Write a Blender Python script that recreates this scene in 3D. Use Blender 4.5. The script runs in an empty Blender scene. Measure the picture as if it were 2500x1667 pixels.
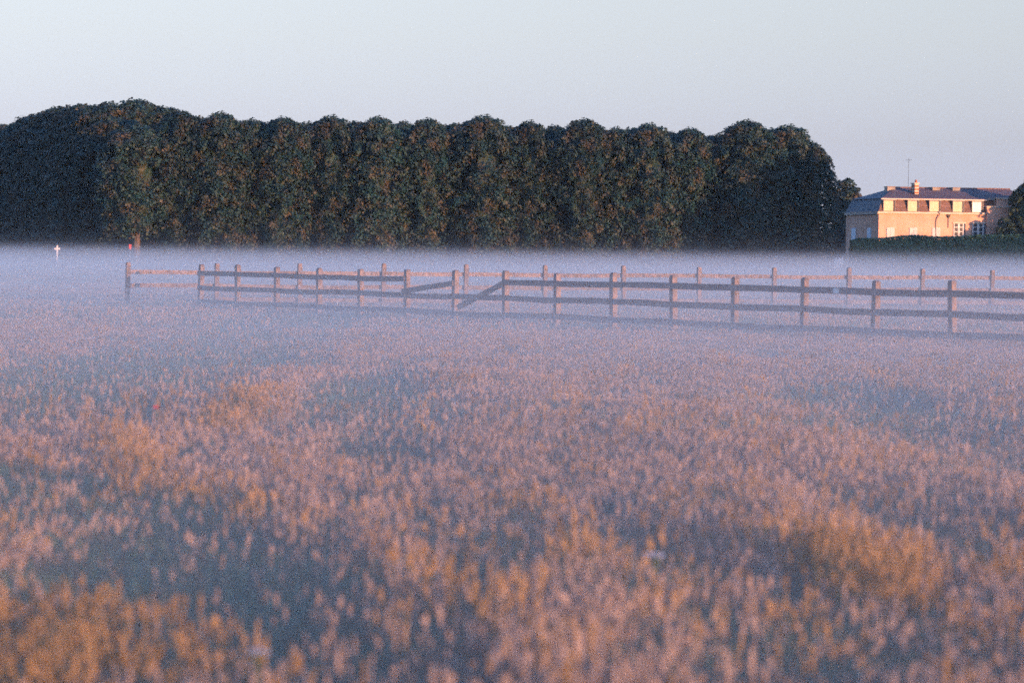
import bpy, bmesh, math, random
import numpy as np
from mathutils import Vector, Matrix

SC = bpy.context.scene
COL = SC.collection
R = math.radians

# ------------------------------------------------------------------ camera
FPX, CX, CY = 6944.0, 1250.0, 833.5            # focal length and centre, in photo pixels
CAM_Z, PITCH, ROLL = 1.87, 1.84, 0.0100
cam_d = bpy.data.cameras.new('camera')
cam = bpy.data.objects.new('camera', cam_d); COL.objects.link(cam)
cam_d.sensor_width = 36; cam_d.lens = FPX/2500*36
cam_d.clip_start = 0.1; cam_d.clip_end = 6000
cam.matrix_world = (Matrix.Translation((0, 0, CAM_Z)) @ Matrix.Rotation(R(90-PITCH), 4, 'X')
                    @ Matrix.Rotation(ROLL, 4, 'Z'))
cam_d.dof.use_dof = True; cam_d.dof.focus_distance = 105; cam_d.dof.aperture_fstop = 2.2
SC.camera = cam
CAM_R = cam.matrix_world.to_3x3()

# ------------------------------------------------------------------ sky, sun, exposure
SUN_EL, SUN_AZ = 4.2, 139.0                    # azimuth clockwise from +Y: right and behind the camera
sdir = Vector((math.sin(R(SUN_AZ))*math.cos(R(SUN_EL)), math.cos(R(SUN_AZ))*math.cos(R(SUN_EL)), math.sin(R(SUN_EL))))
W = bpy.data.worlds.new('World'); SC.world = W; W.use_nodes = True
nt = W.node_tree; nt.nodes.clear()
sky_n = nt.nodes.new('ShaderNodeTexSky'); sky_n.sky_type = 'NISHITA'; sky_n.sun_disc = False
sky_n.sun_elevation = R(SUN_EL); sky_n.sun_rotation = R(SUN_AZ)
sky_n.air_density = 0.7; sky_n.dust_density = 0.3; sky_n.ozone_density = 1.0
# camera white balance of a cool dawn, by elevation all round the sky: greyer and pinker low, bluer overhead
tcw = nt.nodes.new('ShaderNodeTexCoord'); sxw = nt.nodes.new('ShaderNodeSeparateXYZ'); rw = nt.nodes.new('ShaderNodeValToRGB')
nt.links.new(tcw.outputs['Generated'], sxw.inputs[0]); nt.links.new(sxw.outputs['Z'], rw.inputs['Fac'])
gains = [(0.00436, 0.913, 1.136, 3.375), (0.01309, 0.882, 1.017, 2.715), (0.02181, 0.875, 0.944, 2.268), (0.03926, 0.972, 0.916, 1.684), (0.05669, 1.169, 1.032, 1.546), (0.07411, 1.373, 1.143, 1.46), (0.10019, 1.663, 1.311, 1.438), (0.13485, 2.095, 1.589, 1.569), (0.17794, 2.291, 2.067, 2.219), (0.26303, 2.551, 2.555, 2.994), (0.42657, 2.951, 3.233, 4.253), (0.64612, 2.7, 3.5, 5.136), (0.8682, 2.565, 3.83, 6.367), (0.99991, 2.34, 3.8, 7.062)]
we = rw.color_ramp.elements
we[0].position = gains[0][0]; we[1].position = gains[-1][0]
for g_ in gains[1:-1]: we.new(g_[0])
for e_, g_ in zip(sorted(we, key=lambda e: e.position), gains): e_.color = (g_[1]/8.0, g_[2]/8.0, g_[3]/8.0, 1)
wm = nt.nodes.new('ShaderNodeVectorMath'); wm.operation = 'MULTIPLY'; ws = nt.nodes.new('ShaderNodeVectorMath'); ws.operation = 'SCALE'
ws.inputs['Scale'].default_value = 8.0/2
nt.links.new(sky_n.outputs[0], wm.inputs[0]); nt.links.new(rw.outputs[0], wm.inputs[1]); nt.links.new(wm.outputs[0], ws.inputs[0])
bg = nt.nodes.new('ShaderNodeBackground'); bg.inputs['Strength'].default_value = 0.15
wo = nt.nodes.new('ShaderNodeOutputWorld')
nt.links.new(ws.outputs[0], bg.inputs['Color']); nt.links.new(bg.outputs[0], wo.inputs['Surface'])
sl = bpy.data.lights.new('sun', 'SUN'); sun = bpy.data.objects.new('sun', sl); COL.objects.link(sun)
sl.energy = 4.2; sl.angle = R(0.5); sl.color = (1.0, 0.47, 0.22)
sun.rotation_euler = sdir.to_track_quat('Z', 'Y').to_euler()
SC.view_settings.view_transform = 'Standard'; SC.view_settings.look = 'None'
SC.view_settings.gamma = 1; SC.view_settings.use_curve_mapping = False
SC.view_settings.exposure = 1.16
SC.render.engine = 'CYCLES'
cy = SC.cycles
cy.use_denoising = False
cy.use_adaptive_sampling = True; cy.adaptive_threshold = 0.03; cy.adaptive_min_samples = 24
cy.max_bounces = 6; cy.diffuse_bounces = 2; cy.glossy_bounces = 2; cy.transmission_bounces = 3
cy.volume_bounces = 4; cy.transparent_max_bounces = 16
cy.volume_step_rate = 1.0; cy.volume_max_steps = 256
cy.sample_clamp_indirect = 1.0; cy.sample_clamp_direct = 2.5

# ------------------------------------------------------------------ helpers
rng = np.random.default_rng(7)
random.seed(11)

def ray(px, py):
    return CAM_R @ Vector(((px-CX)/FPX, -(py-CY)/FPX, -1.0))
def at(px, py, Y):
    d = ray(px, py); t = Y/d.y
    return Vector((d.x*t, Y, CAM_Z+d.z*t))
def ground_at(px, py, z=0.0):
    d = ray(px, py); t = (z-CAM_Z)/d.z
    return Vector((d.x*t, d.y*t, z))

def tag(o, label=None, cat=None, group=None, kind=None):
    if label: o['label'] = label
    if cat: o['category'] = cat
    if group: o['group'] = group
    if kind: o['kind'] = kind
    return o
def empty(name, loc, rz=0.0):
    o = bpy.data.objects.new(name, None); COL.objects.link(o)
    o.location = loc; o.rotation_euler = (0, 0, rz); o.empty_display_size = 0.3
    return o
def meshobj(name, verts, faces, m, parent=None, smooth=False):
    me = bpy.data.meshes.new(name); me.from_pydata([tuple(v) for v in verts], [], faces)
    if smooth: me.polygons.foreach_set('use_smooth', [True]*len(me.polygons))
    me.materials.append(m)
    return linkmesh(name, me, parent)
def linkmesh(name, me, parent=None):
    o = bpy.data.objects.new(name, me); COL.objects.link(o)
    if parent: o.parent = parent
    return o
class MB:
    """collects simple solids and links them as one mesh object"""
    def __init__(s): s.v = []; s.f = []
    def hexa(s, p):                             # 8 corners: bottom ring 0-3, top ring 4-7
        n = len(s.v); s.v += [tuple(q) for q in p]
        s.f += [tuple(n+i for i in q) for q in ((3,2,1,0),(4,5,6,7),(0,1,5,4),(1,2,6,5),(2,3,7,6),(3,0,4,7))]
        return s
    def box(s, x0, x1, y0, y1, z0, z1):
        return s.hexa([(x0,y0,z0),(x1,y0,z0),(x1,y1,z0),(x0,y1,z0),(x0,y0,z1),(x1,y0,z1),(x1,y1,z1),(x0,y1,z1)])
    def tube(s, pts, rads, n=8, cap=True):
        pts = [Vector(p) for p in pts]; base = len(s.v)
        for i, (p, r) in enumerate(zip(pts, rads)):
            d = (pts[min(i+1, len(pts)-1)]-pts[max(i-1, 0)]).normalized()
            a = d.cross(Vector((0.31, 0.95, 0.05))).normalized(); b = d.cross(a)
            for k in range(n):
                t = 2*math.pi*k/n; s.v.append(tuple(p+(a*math.cos(t)+b*math.sin(t))*r))
        for i in range(len(pts)-1):
            for k in range(n):
                s.f.append((base+i*n+k, base+i*n+(k+1) % n, base+(i+1)*n+(k+1) % n, base+(i+1)*n+k))
        if cap:
            s.f.append(tuple(base+k for k in range(n))[::-1])
            s.f.append(tuple(base+(len(pts)-1)*n+k for k in range(n)))
        return s
    def poly(s, pts):
        n = len(s.v); s.v += [tuple(p) for p in pts]; s.f.append(tuple(range(n, n+len(pts)))); return s
    def build(s, name, m, parent=None, smooth=False): return meshobj(name, s.v, s.f, m, parent, smooth)

def noise2(x, y, seed=0):                       # smooth value noise on numpy arrays, 0..1
    def h(i, j):
        n = (i.astype(np.int64)*374761393 + j.astype(np.int64)*668265263 + seed*974634777) & 0x7fffffff
        n = ((n ^ (n >> 13))*1274126177) & 0x7fffffff
        return ((n ^ (n >> 16)) & 0xffff)/65535.0
    i = np.floor(x); j = np.floor(y); u = x-i; v = y-j
    u = u*u*(3-2*u); v = v*v*(3-2*v)
    return (h(i,j)*(1-u)+h(i+1,j)*u)*(1-v)+(h(i,j+1)*(1-u)+h(i+1,j+1)*u)*v

# ------------------------------------------------------------------ materials
def mat(name, c1, c2=None, scale=3.0, detail=4.0, rough=0.8, stretch=(1,1,1), trans=0.0, bump=0.0, rand=0.0,
        c3=None, coord='Object', bscale=None, spec=0.25):
    m = bpy.data.materials.new(name); m.use_nodes = True
    n = m.node_tree; N = n.nodes; L = n.links; N.clear()
    out = N.new('ShaderNodeOutputMaterial'); p = N.new('ShaderNodeBsdfPrincipled')
    p.inputs['Roughness'].default_value = rough; p.inputs['Specular IOR Level'].default_value = spec
    tc = N.new('ShaderNodeTexCoord'); mp = N.new('ShaderNodeMapping'); mp.inputs['Scale'].default_value = stretch
    L.new(tc.outputs[coord], mp.inputs['Vector'])
    nz = N.new('ShaderNodeTexNoise'); nz.inputs['Scale'].default_value = scale; nz.inputs['Detail'].default_value = detail
    L.new(mp.outputs[0], nz.inputs['Vector'])
    rp = N.new('ShaderNodeValToRGB')
    rp.color_ramp.elements[0].position = 0.33; rp.color_ramp.elements[1].position = 0.67
    rp.color_ramp.elements[0].color = (*c1, 1); rp.color_ramp.elements[1].color = (*(c2 or c1), 1)
    if c3:
        e = rp.color_ramp.elements.new(0.5); e.color = (*c3, 1)
    L.new(nz.outputs['Fac'], rp.inputs['Fac']); col = rp.outputs['Color']
    if rand:
        oi = N.new('ShaderNodeObjectInfo'); mr = N.new('ShaderNodeMapRange')
        mr.inputs['To Min'].default_value = 1-rand; mr.inputs['To Max'].default_value = 1+rand
        L.new(oi.outputs['Random'], mr.inputs['Value'])
        hs = N.new('ShaderNodeHueSaturation'); L.new(col, hs.inputs['Color']); L.new(mr.outputs[0], hs.inputs['Value'])
        col = hs.outputs['Color']
    L.new(col, p.inputs['Base Color']); sh = p.outputs[0]
    if bump:
        bp = N.new('ShaderNodeBump'); bp.inputs['Strength'].default_value = bump; bp.inputs['Distance'].default_value = 0.02
        L.new(nz.outputs['Fac'], bp.inputs['Height']); L.new(bp.outputs[0], p.inputs['Normal'])
    if trans:
        t = N.new('ShaderNodeBsdfTranslucent'); L.new(col, t.inputs['Color'])
        mx = N.new('ShaderNodeMixShader'); mx.inputs['Fac'].default_value = trans
        L.new(sh, mx.inputs[1]); L.new(t.outputs[0], mx.inputs[2]); sh = mx.outputs[0]
    L.new(sh, out.inputs['Surface'])
    return m

M = {}
M['leaf'] = mat('chestnut_leaf', (.010,.048,.052), (.066,.054,.034), scale=.7, detail=5, rough=.6, trans=.12, rand=.22, c3=(.022,.050,.046), spec=.3)
M['leaf2'] = mat('bush_leaf', (.025,.055,.04), (.05,.075,.045), scale=.9, detail=4, rough=.6, trans=.2, rand=.15)
M['hedge'] = mat('hedge_leaf', (.025,.08,.05), (.05,.115,.07), scale=1.2, detail=4, rough=.6, trans=.15)
M['bark'] = mat('bark', (.055,.048,.042), (.13,.10,.085), scale=4, stretch=(1,1,.25), rough=.9, bump=.6)
M['wood'] = mat('weathered_wood', (.10,.09,.10), (.25,.195,.19), scale=9, detail=6, stretch=(1,1,1), rough=.85, bump=.25, rand=.15)
M['soil'] = mat('meadow_ground', (.045,.055,.025), (.17,.13,.07), scale=.35, detail=8, rough=.95, c3=(.09,.085,.04))
M['blade'] = mat('grass_blade', (.07,.19,.14), (.12,.26,.19), scale=2, rough=.45, trans=.2, rand=.35, c3=(.10,.21,.165), spec=.5)
M['pale'] = mat('pale_grass_blade', (.15,.16,.125), (.25,.235,.20), scale=2, rough=.5, trans=.2, rand=.3, spec=.5)
M['straw'] = mat('seeding_grass', (.37,.285,.25), (.53,.42,.37), scale=2, rough=.8, trans=.3, rand=.3)
M['dry'] = mat('dry_yellow_stalk', (.31,.20,.085), (.46,.31,.14), scale=2, rough=.8, trans=.3, rand=.4)
M['stem'] = mat('stalk', (.17,.14,.06), (.28,.20,.10), scale=2, rough=.7, trans=.2, rand=.2)
M['render'] = mat('rendered_stone_wall', (.56,.315,.225), (.67,.40,.30), scale=.8, detail=7, rough=.9, bump=.15)
M['trim'] = mat('pale_stone_trim', (.55,.45,.36), (.64,.54,.44), scale=2, rough=.85)
M['slate'] = mat('slate_shaded_blue', (.030,.060,.095), (.060,.090,.13), scale=5, detail=4, rough=.6, rand=.2)  # slate with blue shade put into its colour, for gable and hip
M['slate2'] = mat('slate_sunlit_brown', (.15,.09,.075), (.24,.145,.115), scale=5, detail=4, rough=.65, rand=.2)  # the same slate with the sun's warmth put into its colour
M['slate3'] = mat('slate_dim_purple', (.06,.05,.065), (.11,.085,.10), scale=5, detail=4, rough=.6, rand=.2)  # same slate again, tinted purple for the grazing light on the upper front
M['cream'] = mat('cream_shutter', (.62,.48,.30), (.70,.56,.37), scale=3, rough=.6)
M['white'] = mat('white_paint', (.70,.70,.70), (.80,.80,.80), scale=3, rough=.5)
M['grey_white'] = mat('shaded_white_paint', (.46,.45,.46), (.58,.56,.56), scale=2, rough=.6)  # white paint greyed to carry the shade on the front windows
M['bluew'] = mat('pale_blue_shutter', (.50,.60,.72), (.58,.68,.78), scale=3, rough=.5)
M['glass'] = mat('window_glass', (.035,.04,.055), (.06,.065,.08), scale=2, rough=.12, spec=.6)
M['zinc'] = mat('zinc', (.16,.15,.15), (.26,.24,.23), scale=4, rough=.5)
M['dark'] = mat('dark_metal', (.04,.04,.045), (.07,.07,.075), scale=4, rough=.5)
M['brick'] = mat('chimney_brick', (.30,.11,.06), (.40,.16,.09), scale=8, rough=.9)
M['red'] = mat('red_paint', (.50,.04,.03), (.58,.06,.04), scale=4, rough=.5)
M['petal'] = mat('white_petal', (.70,.72,.76), (.80,.80,.82), scale=4, rough=.7, trans=.3)
M['poppy'] = mat('poppy_petal', (.55,.03,.03), (.65,.06,.05), scale=4, rough=.6, trans=.3)
M['stemg'] = mat('green_stem', (.06,.10,.04), (.09,.13,.05), scale=4, rough=.6)

# ------------------------------------------------------------------ ground and mist
gx = [-2500,-800,-300,-120,-60,-30,-15,0,15,30,60,120,300,800,2500]
gy = [-1500,-300,-60,-20,0,10,20,30,45,60,80,100,130,180,260,400,800,3500]
gv = [(x, y, 0) for y in gy for x in gx]
gf = [(j*len(gx)+i, j*len(gx)+i+1, (j+1)*len(gx)+i+1, (j+1)*len(gx)+i) for j in range(len(gy)-1) for i in range(len(gx)-1)]
tag(meshobj('meadow_ground', gv, gf, M['soil']), 'grassy meadow floor under the mist', 'ground', kind='structure')

MIST_TOP = 2.7
hz = MB().box(-420, 420, -110, 620, -1, MIST_TOP).build('ground_mist', bpy.data.materials.new('mist'))
tag(hz, 'low bank of pale morning mist lying over the meadow', 'mist', kind='stuff')
mm = hz.data.materials[0]; mm.use_nodes = True; n = mm.node_tree; n.nodes.clear()
out = n.nodes.new('ShaderNodeOutputMaterial'); pv = n.nodes.new('ShaderNodeVolumePrincipled')
pv.inputs['Color'].default_value = (.93, .965, 1.0, 1); pv.inputs['Anisotropy'].default_value = 0.52
geo = n.nodes.new('ShaderNodeNewGeometry'); sx = n.nodes.new('ShaderNodeSeparateXYZ')
n.links.new(geo.outputs['Position'], sx.inputs[0])
rp = n.nodes.new('ShaderNodeValToRGB')          # density against height: thick at the grass, gone just over eye level
mr = n.nodes.new('ShaderNodeMapRange'); mr.inputs['From Min'].default_value = 0; mr.inputs['From Max'].default_value = 2.5
n.links.new(sx.outputs['Z'], mr.inputs['Value']); n.links.new(mr.outputs[0], rp.inputs['Fac'])
def dens(z): 
    s = min(max((2.2-z)/1.0, 0), 1); s = s*s*(3-2*s)
    return 0.033*math.exp(-z/0.88)*s
els = rp.color_ramp.elements
zs = [0, .1, .2, .3, .45, .6, .8, 1.0, 1.2, 1.4, 1.55, 1.7, 1.85, 2.0, 2.15, 2.5]
els[0].position = 0; els[1].position = 1
for z in zs[1:-1]: els.new(z/2.5)
for e, z in zip(sorted(els, key=lambda e: e.position), zs):
    q = dens(z)/0.033; e.color = (q, q, q, 1)
mu = n.nodes.new('ShaderNodeMath'); mu.operation = 'MULTIPLY'; mu.inputs[1].default_value = 0.033
n.links.new(rp.outputs['Color'], mu.inputs[0])
def vmath(op, a, b=None):
    q = n.nodes.new('ShaderNodeMath'); q.operation = op
    for i_, v_ in enumerate((a, b)):
        if v_ is None: continue
        if isinstance(v_, (int, float)): q.inputs[i_].default_value = v_
        else: n.links.new(v_, q.inputs[i_])
    return q.outputs[0]
lowz = vmath('MULTIPLY', vmath('EXPONENT', vmath('MULTIPLY', sx.outputs['Z'], -1/0.20)), 0.07)
fr = n.nodes.new('ShaderNodeMapRange'); fr.interpolation_type = 'SMOOTHSTEP'
fr.inputs['From Min'].default_value = 8; fr.inputs['From Max'].default_value = 48; fr.inputs['To Min'].default_value = .10; fr.inputs['To Max'].default_value = 1
n.links.new(sx.outputs['Y'], fr.inputs['Value'])
above = vmath('GREATER_THAN', sx.outputs['Z'], 0.0)
wn = n.nodes.new('ShaderNodeTexNoise'); wn.inputs['Detail'].default_value = 1.0; wn.inputs['Scale'].default_value = 1.0
wv = n.nodes.new('ShaderNodeVectorMath'); wv.operation = 'MULTIPLY'; wv.inputs[1].default_value = (1/22, 1/30, 1/3.0)
n.links.new(geo.outputs['Position'], wv.inputs[0]); n.links.new(wv.outputs[0], wn.inputs['Vector'])
wisp = vmath('ADD', vmath('MULTIPLY', wn.outputs['Fac'], 2.2), -0.1)       # thicker and thinner drifts
n.links.new(vmath('MULTIPLY', vmath('MULTIPLY', vmath('ADD', mu.outputs[0], vmath('MULTIPLY', lowz, fr.outputs[0])), wisp), above), pv.inputs['Density'])
n.links.new(pv.outputs[0], out.inputs['Volume'])
mm.cycles.volume_step_rate = 0.05
hz2 = MB().box(-520, 520, -160, 660, -2, 26).build('haze', bpy.data.materials.new('thin_haze'))
tag(hz2, 'thin even morning haze filling the air over the meadow', 'haze', kind='stuff')
hm = hz2.data.materials[0]; hm.use_nodes = True; n2 = hm.node_tree; n2.nodes.clear()
o_ = n2.nodes.new('ShaderNodeOutputMaterial'); hv = n2.nodes.new('ShaderNodeVolumePrincipled')
hv.inputs['Color'].default_value = (.70, .88, 1.0, 1); hv.inputs['Density'].default_value = 0.00012; hv.inputs['Anisotropy'].default_value = 0.7
n2.links.new(hv.outputs[0], o_.inputs['Volume'])

# ------------------------------------------------------------------ trees
def leaf_mesh(name, P, Nrm, size, m):
    """one rhombic leaf spray per point P, facing Nrm; numpy arrays"""
    k = len(P)
    up = rng.normal(size=(k,3))
    a = np.cross(Nrm, up); a /= np.linalg.norm(a, axis=1)[:,None]+1e-9
    b = np.cross(Nrm, a)
    s = (size*rng.uniform(.65, 1.35, k))[:,None]
    nz = Nrm/ (np.linalg.norm(Nrm, axis=1)[:,None]+1e-9)
    V = np.stack([P-a*s, P+b*s*.55+nz*s*.18, P+a*s, P-b*s*.55+nz*s*.18], 1).reshape(-1,3)
    me = bpy.data.meshes.new(name)
    me.vertices.add(4*k); me.vertices.foreach_set('co', V.ravel())
    me.loops.add(4*k); me.loops.foreach_set('vertex_index', np.arange(4*k))
    me.polygons.add(k); me.polygons.foreach_set('loop_start', np.arange(0, 4*k, 4))
    me.polygons.foreach_set('loop_total', np.full(k, 4)); me.update(); me.materials.append(m)
    return me

def crown_points(seed, hx, hy, z0, z1, dome, lumps, per, p=2.1, lump_r=(.5,1.2)):
    """leaf positions of a crown: leafy lumps set over a squarish column with a domed top"""
    rg = np.random.default_rng(seed)
    P = []; Nn = []
    for i in range(lumps):
        t = rg.uniform(0, 1); z = z0+(z1-z0)*t
        if i < lumps*.28: z = z1-dome*(1-math.sin(rg.uniform(0, math.pi/2)))
        th = rg.uniform(0, 2*math.pi)
        k = 1.0
        if z > z1-dome:
            q = (z-(z1-dome))/dome; k = max(1-q**2.0, 0)**.45
        if z < z0+1.6: k *= .78+.22*(z-z0)/1.6
        rr = (abs(math.cos(th))**p+abs(math.sin(th))**p)**(-1/p)
        kk = k*rr*rg.uniform(.72, 1.05)
        if z > z1-dome and rg.uniform() < .4: kk *= math.sqrt(rg.uniform(0, 1))
        c = np.array([hx*math.cos(th)*kk, hy*math.sin(th)*kk, z])
        lr = rg.uniform(*lump_r)
        if z > z1-dome: lr *= .74; c[2] += rg.normal(-.1, .16); c[:2] *= rg.uniform(.88, 1.08)
        nor = np.array([math.cos(th)/hx, math.sin(th)/hy, .12+ (1.4*((z-(z1-dome))/dome)/hx if z > z1-dome else 0)]); nor /= np.linalg.norm(nor)
        d = rg.normal(size=(per,3)); d /= np.linalg.norm(d, axis=1)[:,None]
        d += nor*.65; d /= np.linalg.norm(d, axis=1)[:,None]
        rad = lr*rg.uniform(.45, 1.0, per)**.6
        q = c+d*rad[:,None]*np.array([1,1,.8])
        P.append(q); Nn.append(d*.8+rg.normal(size=(per,3))*.45+np.array([0,0,.35]))
    P = np.concatenate(P); Nn = np.concatenate(Nn)
    ok = P[:,2] > .15
    return P[ok], Nn[ok]

def core_mesh(name, hx, hy, z0, z1, dome, m, seed, k=.74, p=2.6):
    rows, seg = 12, 14; rg = np.random.default_rng(seed+99); v = []; f = []
    for j in range(rows+1):
        t = j/rows; z = z0+.5+(z1-z0-1.1)*t; s = k
        if z > z1-dome: s *= max(1-((z-(z1-dome))/dome)**2.2, .02)**.5
        if j in (0, rows): s *= .25
        for i in range(seg):
            th = 2*math.pi*i/seg; rr = (abs(math.cos(th))**p+abs(math.sin(th))**p)**(-1/p)*s*rg.uniform(.8, 1.08)
            v.append((hx*math.cos(th)*rr, hy*math.sin(th)*rr, z+rg.uniform(-.25,.25)))
    for j in range(rows):
        for i in range(seg): f.append((j*seg+i, j*seg+(i+1) % seg, (j+1)*seg+(i+1) % seg, (j+1)*seg+i))
    f.append(tuple(range(seg))[::-1]); f.append(tuple(rows*seg+i for i in range(seg)))
    me = bpy.data.meshes.new(name); me.from_pydata(v, [], f); me.materials.append(m); return me

def trunk_mesh(name, h, r, m, seed):
    rd = random.Random(seed); b = MB()
    pts = [(0,0,-.3),(0,0,.25),(rd.uniform(-.08,.08),rd.uniform(-.08,.08),h*.3),(rd.uniform(-.2,.2),rd.uniform(-.2,.2),h*.62),(rd.uniform(-.3,.3),rd.uniform(-.3,.3),h*.9)]
    b.tube(pts, [r*1.5, r*1.1, r*.85, r*.5, r*.15], 9)
    for i in range(6):
        a = rd.uniform(0, 6.28); z = h*rd.uniform(.22, .7); l = h*rd.uniform(.13,.2)
        p0 = Vector((0,0,z)); p1 = p0+Vector((math.cos(a)*l*.5, math.sin(a)*l*.5, l*.35)); p2 = p0+Vector((math.cos(a)*l, math.sin(a)*l, l*.9))
        b.tube([p0,p1,p2], [r*.42, r*.28, r*.1], 6)
    me = bpy.data.meshes.new(name); me.from_pydata(b.v, [], b.f); me.materials.append(m)
    return me

# unit-size variants: half-widths 3 m, height 14 m; each tree scales one of them
VAR = []
for s in range(6):
    P, Nn = crown_points(100+s, 3.05, 3.2, .7 if s != 5 else 3.3, 14.0, 2.6+.4*(s % 3), 620, 44)
    VAR.append((leaf_mesh('crown', P, Nn, .15, M['leaf']), core_mesh('inner_foliage', 3.05, 3.2, .9 if s != 5 else 3.6, 13.6, 3.6, M['leaf'], s, .5),
                trunk_mesh('trunk', 13.0, .34, M['bark'], s)))
def chestnut(x, y, h, w, label, group, var=None, rz=0.0, dz=None):
    v = VAR[var if var is not None else rng.integers(0, 6)]
    t = empty('chestnut_tree', (x, y, 0), rz)
    t.scale = (w/3.05, (dz or w)/3.2, h/14.0)
    tag(t, label, 'tree', group)
    linkmesh('crown', v[0], t); linkmesh('inner_foliage', v[1], t); linkmesh('trunk', v[2], t)
    return t

ROWG = 'chestnut trees of the front row'
front = [  # px, top py, half width (m), label
 (335, 300, 3.0, 'corner chestnut at the left end of the row, sunlit orange with its trunk showing'),
 (440, 268, 2.6, 'chestnut just right of the sunlit corner tree, top merging with the higher dome behind'),
 (540, 272, 2.6, 'round topped chestnut standing right behind the left end of the paddock fence'),
 (618, 288, 2.0, 'narrow low chestnut squeezed in beside the fourth crown with a rounded orange top'),
 (692, 283, 2.5, 'chestnut with a flat ragged top, fifth crown from the sunlit corner'),
 (808, 280, 2.5, 'chestnut with an upright tufted peak leaning to its right, sixth crown from the corner'),
 (925, 283, 2.6, 'broad flat topped chestnut behind the fallen rail, seventh crown from the corner'),
 (1044, 287, 2.5, 'small headed chestnut between the broad flat one and the tall domed one'),
 (1181, 280, 2.9, 'tall domed chestnut at the middle of the row, notch of sky on its right'),
 (1292, 293, 2.2, 'slim low chestnut in the row just right of the tall middle dome'),
 (1426, 288, 2.7, 'chestnut with sky showing through its tufted top, right of the slim low one'),
 (1505, 308, 1.9, 'low narrow chestnut filling the dip after the see-through top'),
 (1583, 299, 2.5, 'broad sunlit chestnut between two dips, fourth crown from the right end'),
 (1685, 309, 2.3, 'low topped chestnut with the deep notch of sky on its right'),
 (1825, 292, 3.1, 'high rounded chestnut near the right end, its lower half in shade'),
 (1924, 303, 2.9, 'green shaded chestnut second from the house end of the row'),
 (1974, 346, 1.85, 'lowest chestnut at the end of the row, beside the house gable'),
]
for i, (px, py, w, lab) in enumerate(front):
    Y = 268+ (px-335)*.0045 + (0.7 if i % 2 else -.5)
    p = at(px, py, Y)
    chestnut(p.x, Y, p.z-.75, w*1.03, lab, ROWG, var=5 if i == 0 else (i*5+1) % 5, rz=0.4*math.sin(i*1.7)+(math.pi if i % 3 == 1 else 0), dz=3.3)
for i, (px, py) in enumerate([(199, 250), (262, 246), (335, 241), (402, 255)]):
    Y = 281+i*1.2 if i else 290; p = at(px, py, Y)
    chestnut(p.x, Y, p.z-.9, 3.9, ['tall chestnut in shade at the left of the high dome, its tip lit', 'tall chestnut with a lit shoulder beneath the high dome',
             'tallest chestnut, orange lit dome rising over the sunlit corner tree', 'tall chestnut forming the right slope of the high dome'][i], 'tall chestnuts behind the corner', var=i, rz=i*1.3)
back = ['between the two crowns right of the sunlit corner tree', 'in the notch right of the third front crown', 'in the notch right of the narrow fourth crown', 'between the flat ragged and the tufted crown',
        'right of the crown with the tufted peak', 'right of the broad flat topped crown', 'left of the tall domed crown in the middle', 'in the sky notch right of the tall dome',
        'left of the crown with sky in its top', 'in the dip right of the see-through crown', 'left of the broad sunlit crown between two dips', 'right of the broad sunlit crown', 'in the deep notch left of the high rounded crown', 'between the last two high crowns by the house']
for i, (px, py) in enumerate([(480,285),(585,292),(655,296),(750,296),(865,294),(985,296),(1112,298),(1236,304),(1358,304),(1480,316),(1545,312),(1635,318),(1750,325),(1880,312)]):
    Y = 276.5+i*.4; p = at(px, py, Y)
    chestnut(p.x, Y, p.z-.75, 3.0, 'back-row chestnut glimpsed '+back[i], 'chestnuts of the second row', var=(i*3+2) % 5, rz=i*2.1)
wing = [(292, 284, 277), (238, 287, 283), (190, 279, 291), (150, 262, 298), (118, 270, 309), (84, 282, 320), (54, 295, 331), (26, 303, 342), (0, 306, 353), (-26, 305, 364), (-52, 309, 375), (-78, 312, 386)]
wl = ['shaded chestnut next to the sunlit corner tree', 'second shaded chestnut leftward from the sunlit corner', 'third shaded chestnut leftward from the corner, under the dome shoulder',
      'fourth shaded chestnut leftward from the corner, highest of the dark side', 'fifth shaded chestnut leftward, where the dark outline starts to fall', 'sixth shaded chestnut leftward, above and left of the white cross post',
      'seventh shaded chestnut on the falling dark outline', 'eighth shaded chestnut, last but one before the picture edge', 'dark chestnut standing at the left edge of the picture', 'dark chestnut mostly beyond the left edge',
      'far dark chestnut of the side row, beyond the left edge', 'farthest dark chestnut of the side row, beyond the left edge']
for i, (px, py, Y) in enumerate(wing):
    p = at(px, py, Y); chestnut(p.x, Y, p.z-.75, 3.9, wl[i], 'shaded chestnuts of the side row', var=(i*2+1) % 5, rz=i*1.9)

def leafy(name, x, y, h, w, z0, label, cat, seed, m, lumps=160, per=26, size=.2, dome=None, group=None, trunk_r=.22):
    t = empty(name, (x, y, 0)); tag(t, label, cat, group)
    P, Nn = crown_points(seed, w, w, z0, h, dome or (h-z0)*.55, lumps, per, p=2.0, lump_r=(.4, .9))
    linkmesh('crown', leaf_mesh('crown', P, Nn, size, m), t)
    linkmesh('inner_foliage', core_mesh('inner_foliage', w, w, z0, h, dome or (h-z0)*.55, m, seed, .7, 2.0), t)
    linkmesh('trunk', trunk_mesh('trunk', h*.8, trunk_r, M['bark'], seed), t)
    return t
p = at(2066, 446, 312)
leafy('small_tree', p.x, 312, p.z, 2.3, 1.0, 'small tree behind the house gable, lit orange at its tip', 'tree', 501, M['leaf'])
p = at(2522, 436, 290.4)
leafy('bushy_tree', p.x, 290.4, p.z-.3, 2.3, 1.6, 'dark bushy tree covering the right end of the house', 'tree', 502, M['leaf2'], 240, 30)
p = at(2462, 541, 289.3)
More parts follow.
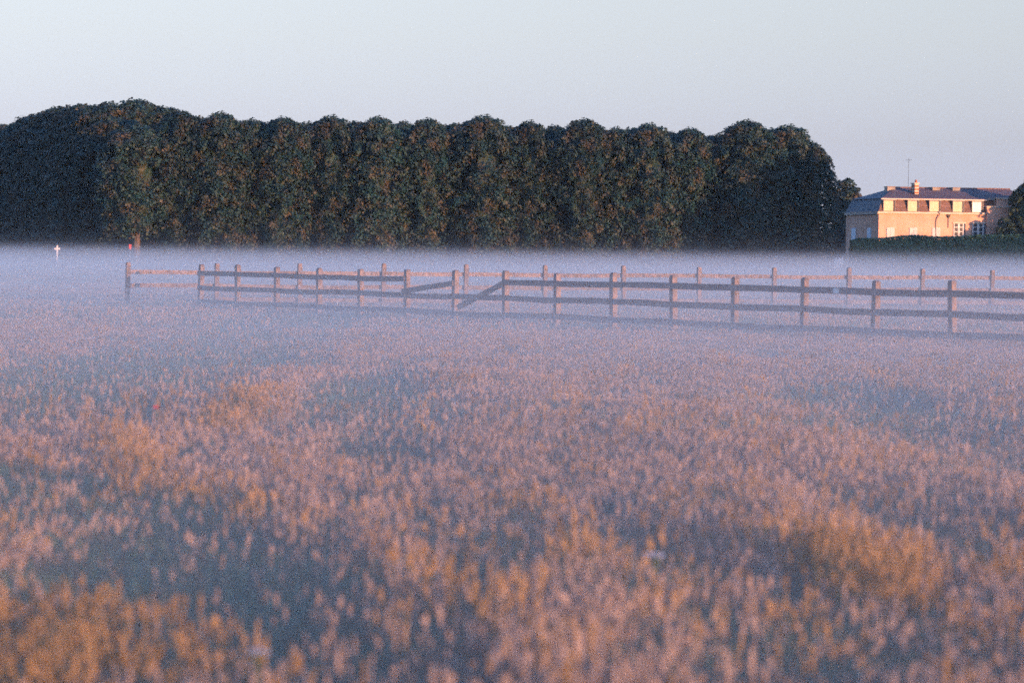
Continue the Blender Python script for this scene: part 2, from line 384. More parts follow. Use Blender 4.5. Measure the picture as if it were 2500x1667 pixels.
leafy('shrub', p.x, 289.3, p.z-.2, 1.7, .4, 'rounded dark shrub at the foot of the bushy tree, above the hedge', 'shrub', 503, M['leaf2'], 90, 26, trunk_r=.1)

# trees outside the picture on the sun's side: they shade the house foot and the row's right end
L2 = Vector((math.sin(R(SUN_AZ)), math.cos(R(SUN_AZ)))); T4 = math.tan(R(SUN_EL))
for i, (X, Y, zt, t, w) in enumerate([(27, 272, 10.2, 115, 4.6), (31, 274, 9.6, 118, 4.2), (23, 270, 7.4, 112, 3.6), (17.5, 291, 1.4, 112, 3.2), (22.5, 291, 1.9, 112, 3.4), (27.5, 292, 1.3, 112, 3.2), (32.5, 291, 1.7, 112, 3.4), (39.5, 292, 2.9, 113, 4.5), (47.5, 292.5, 3.5, 112, 5.0), (52, 293, 4.2, 113, 3.0), (58, 295, 2.6, 112, 3.0)]):
    chestnut(X+L2.x*t, Y+L2.y*t, zt+t*T4, w, 'field-edge tree far to the right, out of the picture', 'trees outside the picture', var=i % 5, rz=i)

# ------------------------------------------------------------------ hedge
hp = [(2079,588),(2092,583),(2150,582),(2195,577),(2232,575),(2290,579),(2350,577),(2430,574),(2520,573),(2620,573)]
hedge = empty('clipped_hedge', at(2300, 640, 272).to_2d().to_3d()); tag(hedge, 'long dark clipped hedge in front of the house, its foot lost in mist', 'hedge')
o0 = hedge.location.copy(); P = []; Nn = []; core = MB()
for (a, b) in zip(hp[:-1], hp[1:]):
    pa, pb = at(a[0], a[1], 272), at(b[0], b[1], 272)
    core.hexa([(pa.x-o0.x+.05,-.6,0),(pb.x-o0.x+.05,-.6,0),(pb.x-o0.x+.05,.6,0),(pa.x-o0.x+.05,.6,0),
               (pa.x-o0.x+.05,-.55,pa.z-.22),(pb.x-o0.x+.05,-.55,pb.z-.22),(pb.x-o0.x+.05,.55,pb.z-.22),(pa.x-o0.x+.05,.55,pa.z-.22)])
    k = int(420*(pb.x-pa.x)); t = rng.uniform(0, 1, k); top = pa.z+(pb.z-pa.z)*t
    side = rng.uniform(0, 1, k) < .72
    z = np.where(side, rng.uniform(0, 1, k)*top, top-rng.uniform(0, .16, k))
    y = np.where(side, -.72+rng.normal(0, .06, k), rng.uniform(-.75, .75, k))
    P.append(np.stack([pa.x-o0.x+(pb.x-pa.x)*t, y, z], 1))
    Nn.append(np.where(side[:,None], [0,-1,.2], [0,-.2,1])+rng.normal(size=(k,3))*.5)
k = 700; pe = at(2079, 588, 272); P.append(np.stack([pe.x-o0.x+rng.normal(0,.07,k), rng.uniform(-.7,.7,k), rng.uniform(0,1,k)*pe.z],1)); Nn.append(np.array([-1,0,.2])+rng.normal(size=(k,3))*.5)
linkmesh('foliage', leaf_mesh('foliage', np.concatenate(P), np.concatenate(Nn), .13, M['hedge']), hedge)
core.build('inner_foliage', M['hedge'], hedge)

# ------------------------------------------------------------------ house
HA = R(12); HC = at(2144, 619, 290); HC.z = 0
house = empty('mansard_house', HC, HA)
tag(house, 'sunlit house with a mansard roof and row of dormers behind the hedge', 'house')
U = Vector((math.cos(HA), math.sin(HA), 0)); Vv = Vector((-math.sin(HA), math.cos(HA), 0))
def fu(px, py, off=0.0):                        # photo pixel -> (u, z) on the front wall plane (off metres proud)
    d = ray(px, py); o = Vector((0,0,CAM_Z)); q = HC-Vv*off
    t = (q-o).dot(Vv)/d.dot(Vv); w = o+d*t-HC
    return w.dot(U), w.z
def lu(px, py):                                 # pixel -> (v, z) on the left gable wall
    d = ray(px, py); o = Vector((0,0,CAM_Z)); t = (HC-o).dot(U)/d.dot(U); w = o+d*t-HC
    return w.dot(Vv), w.z
LEN, DEP = 16.2, 10.3
ZE, ZM, ZR = 6.10, 7.50, 8.72                   # eaves, mansard break, ridge
IN = .42                                        # inset of the break
u_w = fu(2406, 540)[0]                          # where the taller right wing begins
MB().box(0, LEN, 0, DEP, 0, ZE).build('wall', M['render'], house)
MB().box(-.16, u_w-.003, -.18, -.002, ZE-.12, ZE+.06).build('cornice', M['trim'], house)
MB().box(-.18, -.002, -.002, DEP+.1, ZE-.22, ZE+.06).build('cornice', M['zinc'], house)
# mansard: lower steep slopes and upper hip as solid roofs
def roof_solid(name, m, b, t):
    MB().hexa(b+t).build(name, m, house)
lo = [(-.05,-.05,ZE+.062),(LEN,-.05,ZE+.062),(LEN,DEP+.05,ZE+.062),(-.05,DEP+.05,ZE+.062)]
hi = [(IN+.1,IN,ZM),(LEN,IN,ZM),(LEN,DEP-IN,ZM),(IN+.1,DEP-IN,ZM)]
roof_solid('mansard_slope', M['slate2'], lo, hi)
hi2 = [(IN-.02,IN-.12,ZM+.003),(LEN,IN-.12,ZM+.003),(LEN,DEP-IN+.1,ZM+.003),(IN-.02,DEP-IN+.1,ZM+.003)]
RU = 3.5
rf = MB(); v = hi2+[(RU,DEP/2,ZR),(LEN,DEP/2,ZR)]
rf.v = v; rf.f = [(0,1,5,4),(2,3,4,5),(3,0,4),(1,2,5),(3,2,1,0)]
rf.build('roof', M['slate'], house)
MB().box(IN-.1, u_w+.35, IN-.26, IN-.125, ZM-.10, ZM+.02).build('roof_fascia', M['trim'], house)
# slate courses: thin proud strips across the slopes
def lerp(a, b, t): return Vector(a)+(Vector(b)-Vector(a))*t
for k in range(7):                              # front mansard
    t = (k+.15)/7.4; a = lerp(lo[0], hi[0], t); b = lerp(lo[1], hi[1], t); a2 = lerp(lo[0], hi[0], t+.125); b2 = lerp(lo[1], hi[1], t+.125)
    MB().hexa([a+Vector((.02,-.035,0)), Vector((u_w,a.y-.035,a.z)), Vector((u_w,a.y,a.z)), a+Vector((.02,0,0)),
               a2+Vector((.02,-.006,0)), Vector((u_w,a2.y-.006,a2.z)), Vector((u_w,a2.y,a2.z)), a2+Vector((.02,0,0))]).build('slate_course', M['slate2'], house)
for k in range(7):                              # gable mansard
    t = (k+.15)/7.4; a = lerp(lo[0], hi[0], t); b = lerp(lo[3], hi[3], t); a2 = lerp(lo[0], hi[0], t+.125); b2 = lerp(lo[3], hi[3], t+.125)
    o1 = Vector((-.035,0,0)); o2 = Vector((-.006,0,0))
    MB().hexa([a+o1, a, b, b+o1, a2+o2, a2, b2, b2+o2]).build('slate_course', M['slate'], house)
for k in range(8):                              # upper front slope and hip
    t = k/8.2; t2 = (k+.95)/8.2
    A0, A1, B0, B1 = Vector(hi2[0]), Vector(hi2[1]), Vector(v[4]), Vector(v[5])
    a, b, a2, b2 = A0.lerp(B0,t), A1.lerp(B1,t), A0.lerp(B0,t2), A1.lerp(B1,t2)
    up = Vector((0,-.01,.03)); u2 = Vector((0,-.002,.006))
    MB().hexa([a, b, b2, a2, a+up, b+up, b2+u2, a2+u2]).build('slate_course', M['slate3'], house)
    C0 = Vector(hi2[3]); c, c2 = C0.lerp(B0,t), C0.lerp(B0,t2)
    up = Vector((-.01,0,.03)); u2 = Vector((-.002,0,.006))
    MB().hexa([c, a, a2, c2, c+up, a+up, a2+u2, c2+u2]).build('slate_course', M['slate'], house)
MB().tube([(RU-.1,DEP/2,ZR+.03),(LEN,DEP/2,ZR+.03)], [.09,.09], 8).build('ridge_tiles', M['slate2'], house)
# taller right wing
u_up = fu(2431, 500)[0]
zl = fu(2420, 507)[1]; zt = fu(2440, 486)[1]
wing_o = MB().box(u_w, LEN+.02, -.35, .5, 0, zl).build('wing_wall', M['render'], house)
MB().box(u_w-.08, LEN+.04, -.45, .5, zl+.002, zl+.14).build('ledge', M['trim'], wing_o)
MB().box(u_up, LEN+.02, -.2, 1.4, zl+.142, zt).build('upper_wall', M['render'], wing_o)
MB().box(u_up-.1, LEN+.04, -.32, 1.4, zt+.002, zt+.13).build('cornice', M['trim'], wing_o)
MB().box(u_up-.8, u_up-.12, -.1, .9, zt-.15, zt+.12).build('flashing', M['zinc'], wing_o)
# dormers
for i, (x0, x1) in enumerate([(2158.5,2181), (2217.5,2239), (2270.5,2292), (2327.5,2349), (2374.5,2396)]):
    a = fu(x0, 500, .1)[0]; b = fu(x1, 500, .1)[0]; z0 = ZE+.10; z1 = ZE+1.19
    d = MB().box(a-.06, b+.22, -.06, .6, z0-.03, z1+.02).build('dormer', M['slate2'], house)
    MB().box(a-.10, b+.26, -.16, .7, z1+.022, z1+.10).build('dormer_roof', M['zinc'], d)
    MB().box(a-.055, a-.002, -.12, -.062, z0, z1).build('frame', M['trim'], d)
    mt = M['white'] if i == 4 else M['cream']  # last shutter stands in shade, given by a paler, cooler colour
    sh = MB().box(a, b-.02, -.105, -.062, z0+.02, z1-.02)
    sh.build('shutter', mt, d)
    MB().box(b+.0, b+.17, -.10, -.062, z0, z1).build('pane', M['glass'], d)
    MB().box(b+.172, b+.215, -.12, -.062, z0, z1).build('frame', M['zinc'], d)
# upper-floor windows with white shutters
for (x0, x1) in [(2164,2183), (2220,2239), (2275,2295)]:
    a, z1 = fu(x0, 556); b, z0 = fu(x1, 583)
    wd = MB().box(a, b, -.05, -.002, z0, z1).build('window', M['grey_white'], house)
    MB().box(a-.08, b+.08, -.09, -.003, z0-.12, z0-.002).build('sill', M['trim'], wd)
    mid = (a+b)/2
    MB().box(a+.03, mid-.015, -.075, -.052, z0+.04, z1-.04).build('shutter', M['grey_white'], wd)
    MB().box(mid+.015, b-.03, -.075, -.052, z0+.04, z1-.04).build('shutter', M['grey_white'], wd)
# two tall glazed windows
for (x0, x1) in [(2328,2355), (2374,2404)]:
    a, z1 = fu(x0, 546); b, z0 = fu(x1, 590)
    wd = MB().box(a-.06, b+.06, -.03, -.002, z0, z1).build('tall_window', M['glass'], house)
    MB().box(a-.10, b+.10, -.10, -.032, z1+.002, z1+.14).build('lintel', M['trim'], wd)
    w = (b-a)
    for (q0, q1) in ((.0,.06),(.38,.44),(.47,.53),(.80,.88)):
        MB().box(a+w*q0, a+w*q1, -.065, -.032, z0, z1-.002).build('frame', M['white'], wd)
    for t in (.30, .55, .80):
        zz = z0+(z1-z0)*t
        MB().box(a+w*.06+.002, a+w*.80-.002, -.06, -.033, zz-.03, zz+.03).build('glazing_bar', M['white'], wd)
    MB().box(b-w*.12, b+.05, -.085, -.033, z0, z1-.003).build('shutter', M['slate'], wd)
# gable windows
for (x0, x1, y0) in [(2080,2090,592), (2118,2127,583)]:
    a, z1 = lu(x0, 557); b, z0 = lu(x1, y0)
    wd = MB().box(-.05, -.002, min(a,b), max(a,b), z0, z1).build('window', M['bluew'], house)
    mid = (a+b)/2
    MB().box(-.075, -.052, min(a,b)+.04, mid-.02, z0+.05, z1-.05).build('shutter', M['bluew'], wd)
    MB().box(-.075, -.052, mid+.02, max(a,b)-.04, z0+.05, z1-.05).build('shutter', M['bluew'], wd)
# drainpipes
a, _ = fu(2284, 560); b, _ = fu(2292, 520)
MB().tube([(b,-.20,ZE-.05),(b,-.2,ZE-.2),(a+.08,-.1,ZE-.55),(a,-.07,ZE-1.0),(a,-.07,0)], [.05]*5, 8).build('drainpipe', M['zinc'], house)
MB().box(b-.1, b+.1, -.34, -.19, ZE-.02, ZE+.16).build('rain_hopper', M['zinc'], house)
a, _ = fu(2315, 540)
dp = MB().tube([(a,-.07,ZE-.3),(a,-.07,ZE-1.5)], [.045]*2, 8).build('drainpipe', M['zinc'], house)
MB().hexa([(a-.07,-.15,ZE-.5),(a+.07,-.15,ZE-.5),(a+.07,-.004,ZE-.5),(a-.07,-.004,ZE-.5),(a-.2,-.2,ZE-.16),(a+.2,-.2,ZE-.16),(a+.2,-.004,ZE-.16),(a-.2,-.004,ZE-.16)]).build('rain_hopper', M['dark'], dp)
# chimney of banded brick and stone
cu = fu(2253, 470)[0]+.18; cyv = 2.6
ch = MB().box(cu-.21, cu+.21, cyv-.3, cyv+.7, 7.6, 8.1).build('chimney', M['trim'], house)
z = 8.102
for k in range(6):
    h = .165
    MB().box(cu-.23+.02*(k % 2), cu+.23-.02*(k % 2), cyv-.33+.02*(k % 2), cyv+.73-.02*(k % 2), z, z+h-.002).build('brick_band' if k % 2 == 0 else 'stone_band', M['brick'] if k % 2 == 0 else M['trim'], ch); z += h
MB().box(cu-.28, cu+.28, cyv-.4, cyv+.8, z, z+.1).build('chimney_cap', M['trim'], ch)
MB().tube([(cu+.05,cyv+.1,z+.1),(cu+.05,cyv+.1,z+.42)], [.14,.11], 10).build('chimney_pot', M['brick'], ch)
# aerial
au = fu(2244, 420)[0]+.12
an = MB().tube([(au,cyv+.9,8.3),(au,cyv+.9,11.75)], [.02,.014], 6).build('aerial', M['dark'], house)
MB().tube([(au-.3,cyv+.9,11.55),(au+.3,cyv+.9,11.55)], [.014,.014], 5).build('aerial_boom', M['dark'], an)
for k in range(5): MB().tube([(au-.25+.12*k,cyv+.62,11.56),(au-.25+.12*k,cyv+1.18,11.56)], [.013,.013], 5).build('aerial_rod', M['dark'], an)
# roof hatches near the ridge
for (x0, x1) in [(2183,2202), (2295,2313), (2345,2363)]:
    a = fu(x0,460)[0]+.75; b = fu(x1,460)[0]+.75
    hh = MB().box(a, b, DEP/2-1.0, DEP/2-.05, ZR-.5, ZR+.06).build('roof_hatch', M['zinc'], house)
    MB().box(a-.05, b+.05, DEP/2-1.06, DEP/2, ZR+.062, ZR+.11).build('hatch_lid', M['slate2'], hh)

# ------------------------------------------------------------------ fences
def post_mesh(s, h, seed):
    rd = random.Random(seed); j = lambda a: rd.uniform(-a, a)
    a = s/2; b = MB()
    ring = lambda k, z, e=0: [(-a*k+j(e),-a*k+j(e),z),(a*k+j(e),-a*k+j(e),z),(a*k+j(e),a*k+j(e),z),(-a*k+j(e),a*k+j(e),z)]
    R_ = [ring(1.02,-.35), ring(1,h*.5,.004), ring(1,h-.06,.004), ring(.86,h-.015,.005), ring(.55,h+j(.008),.004)]
    for q in R_: b.v += q
    for i in range(4):
        for k in range(4): b.f.append((i*4+k, i*4+(k+1) % 4, i*4+4+(k+1) % 4, i*4+4+k))
    b.f.append((16,17,18,19)); b.f.append((3,2,1,0))
    return b
def rail(p0, p1, hgt, th, nrm, seed, parent, sag=.012, name='rail'):
    """a sawn board from p0 to p1 (local points), nrm = its thickness direction, slightly bowed"""
    rd = random.Random(seed); p0, p1 = Vector(p0), Vector(p1); b = MB(); n = 5
    up = Vector((0,0,1)); d = (p1-p0).normalized(); up = (up-d*up.dot(d)).normalized()
    for i in range(n+1):
        t = i/n; c = p0.lerp(p1, t)+Vector((0,0,-sag*4*t*(1-t)))+Vector((0,0,rd.uniform(-.004,.004)))
        w = hgt/2*rd.uniform(.95, 1.04)
        b.v += [tuple(c-up*w-nrm*th/2), tuple(c-up*w+nrm*th/2), tuple(c+up*w+nrm*th/2), tuple(c+up*w-nrm*th/2)]
    for i in range(n):
        for k in range(4): b.f.append((i*4+k, i*4+(k+1) % 4, i*4+4+(k+1) % 4, i*4+4+k))
    b.f.append((0,1,2,3)[::-1]); b.f.append(tuple(n*4+k for k in range(4)))
    return b.build(name, M['wood'], parent)

def line_hit(px, O, D):                         # where pixel column px meets the fence's ground line O + t*D
    k = (px-CX)/FPX                              # x = k*y (roll is negligible at fence height)
    t = (k*O.y-O.x)/(D.x-k*D.y); return O+D*t

# near fence
FO, FD = Vector((8.58, 55.5)), Vector((-1.2524, 1.8681)).normalized()
fpx = [2540, 2327, 2136, 1962, 1793, 1645, 1497, 1359, 1234, 1110, 993, 880.5, 777, 674, 579.5, 488]
fp = [line_hit(x, FO, FD) for x in fpx]
fp = [FO-FD*4.6] + fp                            # one more post just out of the picture
ang = math.atan2(FD.y, FD.x)
fence = empty('paddock_fence', (FO.x, FO.y, 0)); 
tag(fence, 'near post and rail fence with shaded blue rails, two top rails fallen at its middle', 'fence')
nr = Vector((FD.y, -FD.x, 0))                     # towards the sunny right side
if nr.x > 0: nr = -nr                             # rails are nailed to the camera's (left) side
SP, HP = .128, 1.36
L = lambda q, z: Vector((q.x-FO.x, q.y-FO.y, z))
tops = []
for i, q in enumerate(fp):
    h = HP+random.uniform(-.03,.03)
    o = post_mesh(SP, h, i).build('post', M['wood'], fence)
    o.location = L(q, 0); o.rotation_euler = (random.uniform(-.022,.022), random.uniform(-.022,.022), ang+random.uniform(-.05,.05))
    tops.append([1.105+random.uniform(-.016,.016), .705+random.uniform(-.016,.016), .305+random.uniform(-.018,.018)])
off = nr*(SP/2+.022)
def ends(i, j, zi, zj): return L(fp[i], zi)+off, L(fp[j], zj)+off
iA, iB, iC = fpx.index(993)+1, fpx.index(1110)+1, fpx.index(1234)+1
for i in range(len(fp)-1):
    dirv = (fp[i+1]-fp[i]).normalized(); e = Vector((dirv.x, dirv.y, 0))*.003
    for r in range(3):
        if r == 0 and i in (iB, iC): continue      # the two fallen rails, below
        a, b = ends(i, i+1, tops[i][r], tops[i+1][r])
        rail(a+e, b-e, .135, .035, nr, i*7+r, fence, sag=random.uniform(-.01,.018))
# fallen rails: one end still nailed at the top, the other dropped
o2 = nr*.04
a = L(fp[iB], 1.03)+off; b = L(fp[iA], .80)+off+o2
tag(rail(a+(a-b).normalized()*.03, b+(b-a).normalized()*.05, .13, .035, nr, 901, fence, sag=.0), 'fallen top rail sloping down to the left')
a = L(fp[iC], 1.06)+off; b = L(fp[iC].lerp(fp[iB], .86), .44)+off+o2
tag(rail(a, b, .135, .035, nr, 902, fence, sag=.0), 'fallen top rail sloping steeply with its lower end loose')
# small pale plate on the top rail
pq = line_hit(2050, FO, FD); ps = empty('sign_plate', (pq.x+off.x+nr.x*.024, pq.y+off.y+nr.y*.024, 1.10), ang)
tag(ps, 'small blank pale plate nailed to the top fence rail at right', 'sign')
MB().box(-.09, .09, -.004, .004, -.05, .05).build('plate', M['white'], ps)
for sx_ in (-.075, .075): MB().tube([(sx_,-.007,.03),(sx_,.007,.03)], [.006,.006], 6).build('nail', M['dark'], ps)

# far fence
BO = Vector((-11.353, 84.0)); BD = Vector((2.4725, .9055)).normalized()
bpx = [309.5, 526.5, 730.5, 934, 1136, 1328.6, 1522, 1706, 1889, 2071, 2250, 2420.5, 2590]
bp_ = [line_hit(x, BO, BD) for x in bpx]
angb = math.atan2(BD.y, BD.x)
bf = empty('paddock_fence', (BO.x, BO.y, 0)); tag(bf, 'farther post and rail fence crossing behind, its rails lit pink by the sun', 'fence')
Lb = lambda q, z: Vector((q.x-BO.x, q.y-BO.y, z))
nb = Vector((-BD.y, BD.x, 0)); offb = nb*(.06+.02); tb = []
for i, q in enumerate(bp_):
    o = post_mesh(.125, 1.40+random.uniform(-.03,.03), 300+i).build('post', M['wood'], bf)
    o.location = Lb(q, 0); o.rotation_euler = (random.uniform(-.022,.022), random.uniform(-.022,.022), angb+random.uniform(-.04,.04))
    tb.append([1.10+random.uniform(-.02,.02), .70+random.uniform(-.02,.02), .30+random.uniform(-.02,.02)])
for i in range(len(bp_)-1):
    e = Vector((BD.x, BD.y, 0))*.003
    for r in range(3):
        if i == 0 and r == 2: continue
        rail(Lb(bp_[i], tb[i][r])+offb+e, Lb(bp_[i+1], tb[i+1][r])+offb-e, .125, .035, nb, 500+i*5+r, bf, sag=random.uniform(-.01,.02))

# ------------------------------------------------------------------ marker posts by the trees
p = at(140, 600, 258); mk = empty('cross_post', (p.x, p.y, 0)); tag(mk, 'white cross-shaped marker post before the dark trees at left', 'marker post')
MB().box(-.065, .065, -.05, .05, -.2, p.z-.05).build('upright', M['white'], mk)
MB().box(-.27, .27, -.075, -.052, p.z-.36, p.z-.20).build('cross_arm', M['white'], mk)
MB().hexa([(-.065,-.05,p.z-.048),(.065,-.05,p.z-.048),(.065,.05,p.z-.048),(-.065,.05,p.z-.048),(-.03,-.02,p.z+.05),(.03,-.02,p.z+.05),(.03,.02,p.z+.05),(-.03,.02,p.z+.05)]).build('cap', M['white'], mk)
p = at(318, 597, 254); mk = empty('marker_sign', (p.x, p.y, 0)); tag(mk, 'small red marker board on a thin stake before the corner tree', 'marker sign')
MB().tube([(0,0,-.2),(0,0,p.z)], [.025,.022], 8).build('stake', M['wood'], mk)
MB().box(-.11, .11, -.045, -.026, p.z-.40, p.z).build('board', M['red'], mk)

# ------------------------------------------------------------------ meadow grass
def tuft(kind, seed):
    rd = random.Random(seed); b = MB()
    def blade(x, y, h, w, lean, az, m=3):
        dx, dy = math.cos(az)*lean, math.sin(az)*lean; sx, sy = -math.sin(az)*w, math.cos(az)*w
        prev = None
        for i in range(m+1):
            t = i/m; c = (x+dx*t*t, y+dy*t*t, h*(t-.18*lean*t*t)); k = 1-t**1.5
            if i < m: cur = (len(b.v), len(b.v)+1); b.v += [(c[0]-sx*k, c[1]-sy*k, c[2]), (c[0]+sx*k, c[1]+sy*k, c[2])]
            else: cur = (len(b.v),); b.v.append(c)
            if prev: b.f.append(prev+cur[::-1] if len(cur) == 2 else prev+cur)
            prev = cur
    def spindle(c, d, l, w, n=4):
        c = Vector(c); d = Vector(d).normalized(); a = d.cross(Vector((.3,.9,.1))).normalized(); e = d.cross(a)
        k = len(b.v); b.v.append(tuple(c)); 
        for t, q in ((.3,1.0),(.7,.75)):
            for i in range(n):
                th = 2*math.pi*i/n; b.v.append(tuple(c+d*l*t+(a*math.cos(th)+e*math.sin(th))*w*q))
        b.v.append(tuple(c+d*l)); top = len(b.v)-1
        for i in range(n):
            j = (i+1) % n
            b.f += [(k, k+1+i, k+1+j), (k+1+i, k+1+n+i, k+1+n+j, k+1+j), (k+1+n+i, top, k+1+n+j)]
    if kind == 'blade':
        for _ in range(20):
            r = .16*math.sqrt(rd.random()); a = rd.uniform(0, 6.28)
            blade(r*math.cos(a), r*math.sin(a), rd.uniform(.09,.25), rd.uniform(.003,.006), rd.uniform(.03,.14), rd.uniform(0,6.28))
    else:
        big = kind == 'dry'
        for _ in range(3 if not big else 9):
            r = (.12 if not big else .13)*math.sqrt(rd.random()); a = rd.uniform(0, 6.28); x, y = r*math.cos(a), r*math.sin(a)
            h = rd.uniform(.12,.27) if not big else rd.uniform(.16,.33); lx, ly = rd.gauss(0,.05), rd.gauss(0,.05)
            blade(x, y, h, .003, math.hypot(lx,ly), math.atan2(ly,lx), 2)
            hl = rd.uniform(.05,.10); c = Vector((x+lx*.8, y+ly*.8, h-.04)); d = Vector((lx*2+rd.gauss(0,.08), ly*2+rd.gauss(0,.08), 1))
            spindle(c, d, hl, rd.uniform(.0045,.008))
            for _k in range(4):
                t = rd.uniform(.0,.7); spindle(c+d*hl*t, (rd.gauss(0,.6), rd.gauss(0,.6), .9), rd.uniform(.02,.04), .004, 3)
    me = bpy.data.meshes.new('tuft'); me.from_pydata(b.v, [], b.f)
    me.materials.append({'blade': M['pale'] if seed % 2 else M['blade'], 'straw': M['straw'], 'dry': M['dry']}[kind]); return me

# hand-placed patches read off the photograph: (px, py, radius m, kind)
spots_dry = [(610,1000,.75),(580,1030,.6),(645,960,.5),(285,1085,.5),(310,1130,.6),(360,1175,.55),(430,1200,.6),(480,1190,.4),(600,1220,.4),(110,1520,1.0),(300,1560,1.0),(60,1640,.9),(430,1470,.35),(480,1620,.5),(200,1480,.5),
             (2090,1380,.55),(2140,1430,.5),(2030,1350,.3),(1230,1540,.22),(1150,1490,.22),(1130,1400,.2),(1430,1360,.2),(2440,1400,.3),(1900,1480,.2)]
spots_dark = [(365,1225,1.0),(400,1270,1.2),(440,1325,1.25),(490,1380,1.3),(545,1430,1.3),(600,1480,1.2),(660,1530,.9),(740,1590,.8),(120,1190,1.1),(220,1210,.9),(40,1160,.8),(100,1400,.5),(230,1440,.6),(330,1360,.6),(1130,1430,.4),(1230,1490,.35),(1960,1450,.35),(2280,1300,.7),(2160,1270,.6),(2060,1240,.5),
              (900,1640,1.0),(1050,1660,.6),(1850,1650,.9),(1700,1640,.6),(1560,1300,.4),(1500,1250,.4),(1050,1240,.4),(950,1060,1.0),(480,860,2.2),(600,870,1.8),(300,870,2.0),(900,960,1.3),(2250,1010,1.2),(2100,1000,1.0),(2450,1300,.5)]
spots_dry = [(ground_at(a,b,.25), r*.45) for a,b,r in spots_dry]; spots_dark = [(ground_at(a,b,.2), r*(.95 if b < 1100 else .62)) for a,b,r in spots_dark]
def field(x, y, spots, el=.30):
    s = np.zeros_like(x)
    for p, r in spots:
        d2 = ((x-p.x)/r)**2+((y-p.y)/(r*max(1.2, p.y*el)))**2; s = np.maximum(s, np.exp(-d2**1.5))
    return s
src = bpy.data.collections.new('grass_sources')
order = []
for kd in ('blade', 'straw', 'dry'):
    for s in range(6):
        o = bpy.data.objects.new('tuft_%s_%02d' % (kd, s), tuft(kd, 40+s+len(kd)*17)); src.objects.link(o); order.append(o.name)
names = sorted(order)                            # collection info lists children by name
first = {kd: names.index('tuft_%s_00' % kd) for kd in ('blade','straw','dry')}

def scatter(bands):
    X = []; Y = []; S = []
    for y0, y1, dn, sc in bands:
        n_ = int(dn*(y1-y0)*((y0+y1)*.5*.37+5)); yy = rng.uniform(y0, y1, n_*2); hw = yy*.185+2.5
        keep = rng.uniform(0, 1, n_*2) < hw/hw.max()*.9
        yy = yy[keep][:n_]; hw = hw[keep][:n_]
        X.append(rng.uniform(-1, 1, len(yy))*hw); Y.append(yy); S.append(np.full(len(yy), sc))
    return np.concatenate(X), np.concatenate(Y), np.concatenate(S)
def grass_object(name, kd, bands, prob, hfun, label):
    x, y, s = scatter(bands)
    keep = rng.uniform(0, 1, len(x)) < prob(x, y); x, y, s = x[keep], y[keep], s[keep]
    k = len(x); me = bpy.data.meshes.new(name); me.vertices.add(k)
    me.vertices.foreach_set('co', np.stack([x, y, np.zeros(k)], 1).ravel())
    a = me.attributes.new('rot', 'FLOAT_VECTOR', 'POINT'); a.data.foreach_set('vector', np.stack([rng.normal(0,.06,k), rng.normal(0,.06,k), rng.uniform(0,6.28,k)],1).ravel())
    hs = hfun(x, y)*rng.uniform(.75,1.25,k); a = me.attributes.new('siz', 'FLOAT_VECTOR', 'POINT'); a.data.foreach_set('vector', np.stack([s*1.0, s*1.0, hs*(.8+.2*s)],1).ravel())
    a = me.attributes.new('pick', 'INT', 'POINT'); a.data.foreach_set('value', (first[kd]+rng.integers(0,6,k)).astype(np.int32))
    o = linkmesh(name, me); tag(o, label, 'grass', kind='stuff')
    g = bpy.data.node_groups.new(name, 'GeometryNodeTree')
    g.interface.new_socket('Geometry', in_out='INPUT', socket_type='NodeSocketGeometry'); g.interface.new_socket('Geometry', in_out='OUTPUT', socket_type='NodeSocketGeometry')
    gi = g.nodes.new('NodeGroupInput'); go = g.nodes.new('NodeGroupOutput')
    ip = g.nodes.new('GeometryNodeInstanceOnPoints'); ci = g.nodes.new('GeometryNodeCollectionInfo')
    ci.inputs['Collection'].default_value = src; ci.inputs['Separate Children'].default_value = True; ci.inputs['Reset Children'].default_value = True
    ip.inputs['Pick Instance'].default_value = True
    def na(nm, t): 
        q = g.nodes.new('GeometryNodeInputNamedAttribute'); q.data_type = t; q.inputs['Name'].default_value = nm; return q.outputs['Attribute']
    g.links.new(gi.outputs[0], ip.inputs['Points']); g.links.new(ci.outputs[0], ip.inputs['Instance'])
    g.links.new(na('pick','INT'), ip.inputs['Instance Index']); g.links.new(na('rot','FLOAT_VECTOR'), ip.inputs['Rotation']); g.links.new(na('siz','FLOAT_VECTOR'), ip.inputs['Scale'])
    g.links.new(ip.outputs[0], go.inputs[0])
    md = o.modifiers.new('scatter', 'NODES'); md.node_group = g
    print(name, k)
    return o
clump = lambda x, y: .34*noise2(x*.7+31, y*.4+7, 1)+.33*noise2(x*2.6+3, y*1.6+9, 2)+.33*noise2(x*6.5+13, y*4.0+5, 3)
lowf = lambda x, y: field(x, y, spots_dark, .38)
nearf = lambda y: np.clip((y-24)/28, 0, 1)        # shorter sward towards the fence
height = lambda x, y: (.85+.35*noise2(x*.5, y*.35, 5))*(1-.30*nearf(y))
grass_object('meadow_grass', 'blade', [(9,26,260,1.0),(26,60,110,1.3),(60,130,9,2.4),(130,240,2.2,4.0)],
             lambda x, y: .8+0*x, lambda x, y: height(x, y)*(1-.2*lowf(x, y)), 'green blades of meadow grass')
grass_object('seeding_grass', 'straw', [(9,26,800,.9),(26,60,360,1.1),(60,130,34,1.9),(130,240,4,3.2)],
             lambda x, y: np.clip((clump(x, y)-.39)*2.6, .07, .68)*(1-.95*lowf(x, y))*(1-.25*np.clip((y-30)/50, 0, 1))*(1-.88*field(x, y, spots_dry, .13)), height, 'pinkish seeding heads of tall meadow grass')
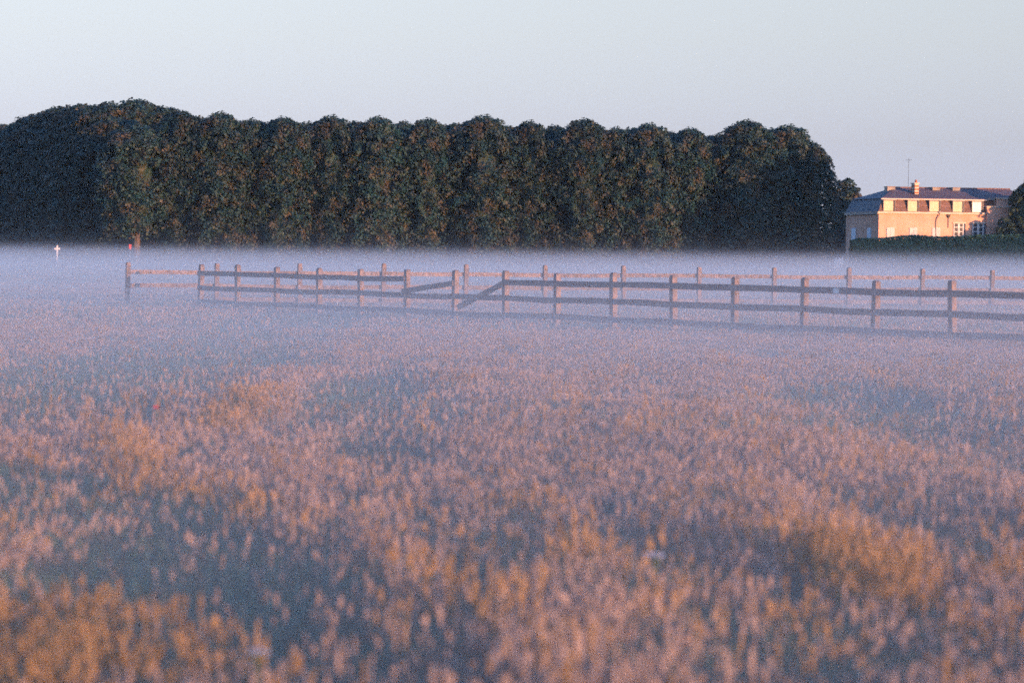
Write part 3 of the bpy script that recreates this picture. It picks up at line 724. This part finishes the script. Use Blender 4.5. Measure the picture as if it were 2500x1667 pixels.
grass_object('dry_grass', 'dry', [(9,26,190,.95),(26,60,90,1.15)],
             lambda x, y: np.clip(field(x, y, spots_dry, .13)*.85+.02, 0, 1)*(1-.92*lowf(x, y)), lambda x, y: height(x, y)*1.08, 'yellow dry stalks standing in clumps in the meadow')

# ------------------------------------------------------------------ single flowers
def umbel(px, py, w, label):
    z = .40; p = ground_at(px, py, z); t = empty('umbel_flower', (p.x, p.y, 0)); tag(t, label, 'flower')
    b = MB().tube([(0,0,0),(.01,0,.2),(0,0,z-.04)], [.006,.005,.004], 6)
    for k in range(7):
        a = k*6.283/7; b.tube([(0,0,z-.04),(math.cos(a)*w*.7, math.sin(a)*w*.7, z-.002)], [.003,.002], 4)
    b.build('stem', M['stemg'], t)
    f = MB(); rd = random.Random(int(px))
    for k in range(46):
        a = rd.uniform(0,6.28); r = w*math.sqrt(rd.random()); c = Vector((math.cos(a)*r, math.sin(a)*r, z+.012*(1-(r/w)**2)+rd.uniform(-.004,.004)))
        f.poly([c+Vector((math.cos(q)*.013, math.sin(q)*.013, rd.uniform(-.003,.005))) for q in (0,1.05,2.1,3.14,4.2,5.25)])
    f.build('flower_head', M['petal'], t)
umbel(628, 1594, .040, 'pale flat flower head low in the dark green strip at bottom left')
umbel(1598, 1357, .045, 'pale flat flower head in the grass right of the picture centre')
p = ground_at(381, 993, .42); t = empty('poppy', (p.x, p.y, 0)); tag(t, 'single red poppy in the pinkish grass left of the yellow clump', 'flower')
MB().tube([(0,0,0),(.02,0,.25),(0,0,.40)], [.004,.003,.003], 6).build('stem', M['stemg'], t)
for k in range(4):
    a = k*math.pi/2; f = MB()
    c, s_ = math.cos(a), math.sin(a); q = lambda r, l, z: (c*r-s_*l, s_*r+c*l, z)
    f.v = [q(0,0,.40), q(.02,-.022,.41), q(.02,.022,.41), q(.034,-.02,.43), q(.038,0,.434), q(.034,.02,.43)]; f.f = [(0,1,2),(1,3,4),(1,4,2),(2,4,5)]
    f.build('petal', M['poppy'], t)
MB().tube([(0,0,.402),(0,0,.425)], [.008,.010], 8).build('seed_head', M['dark'], t)
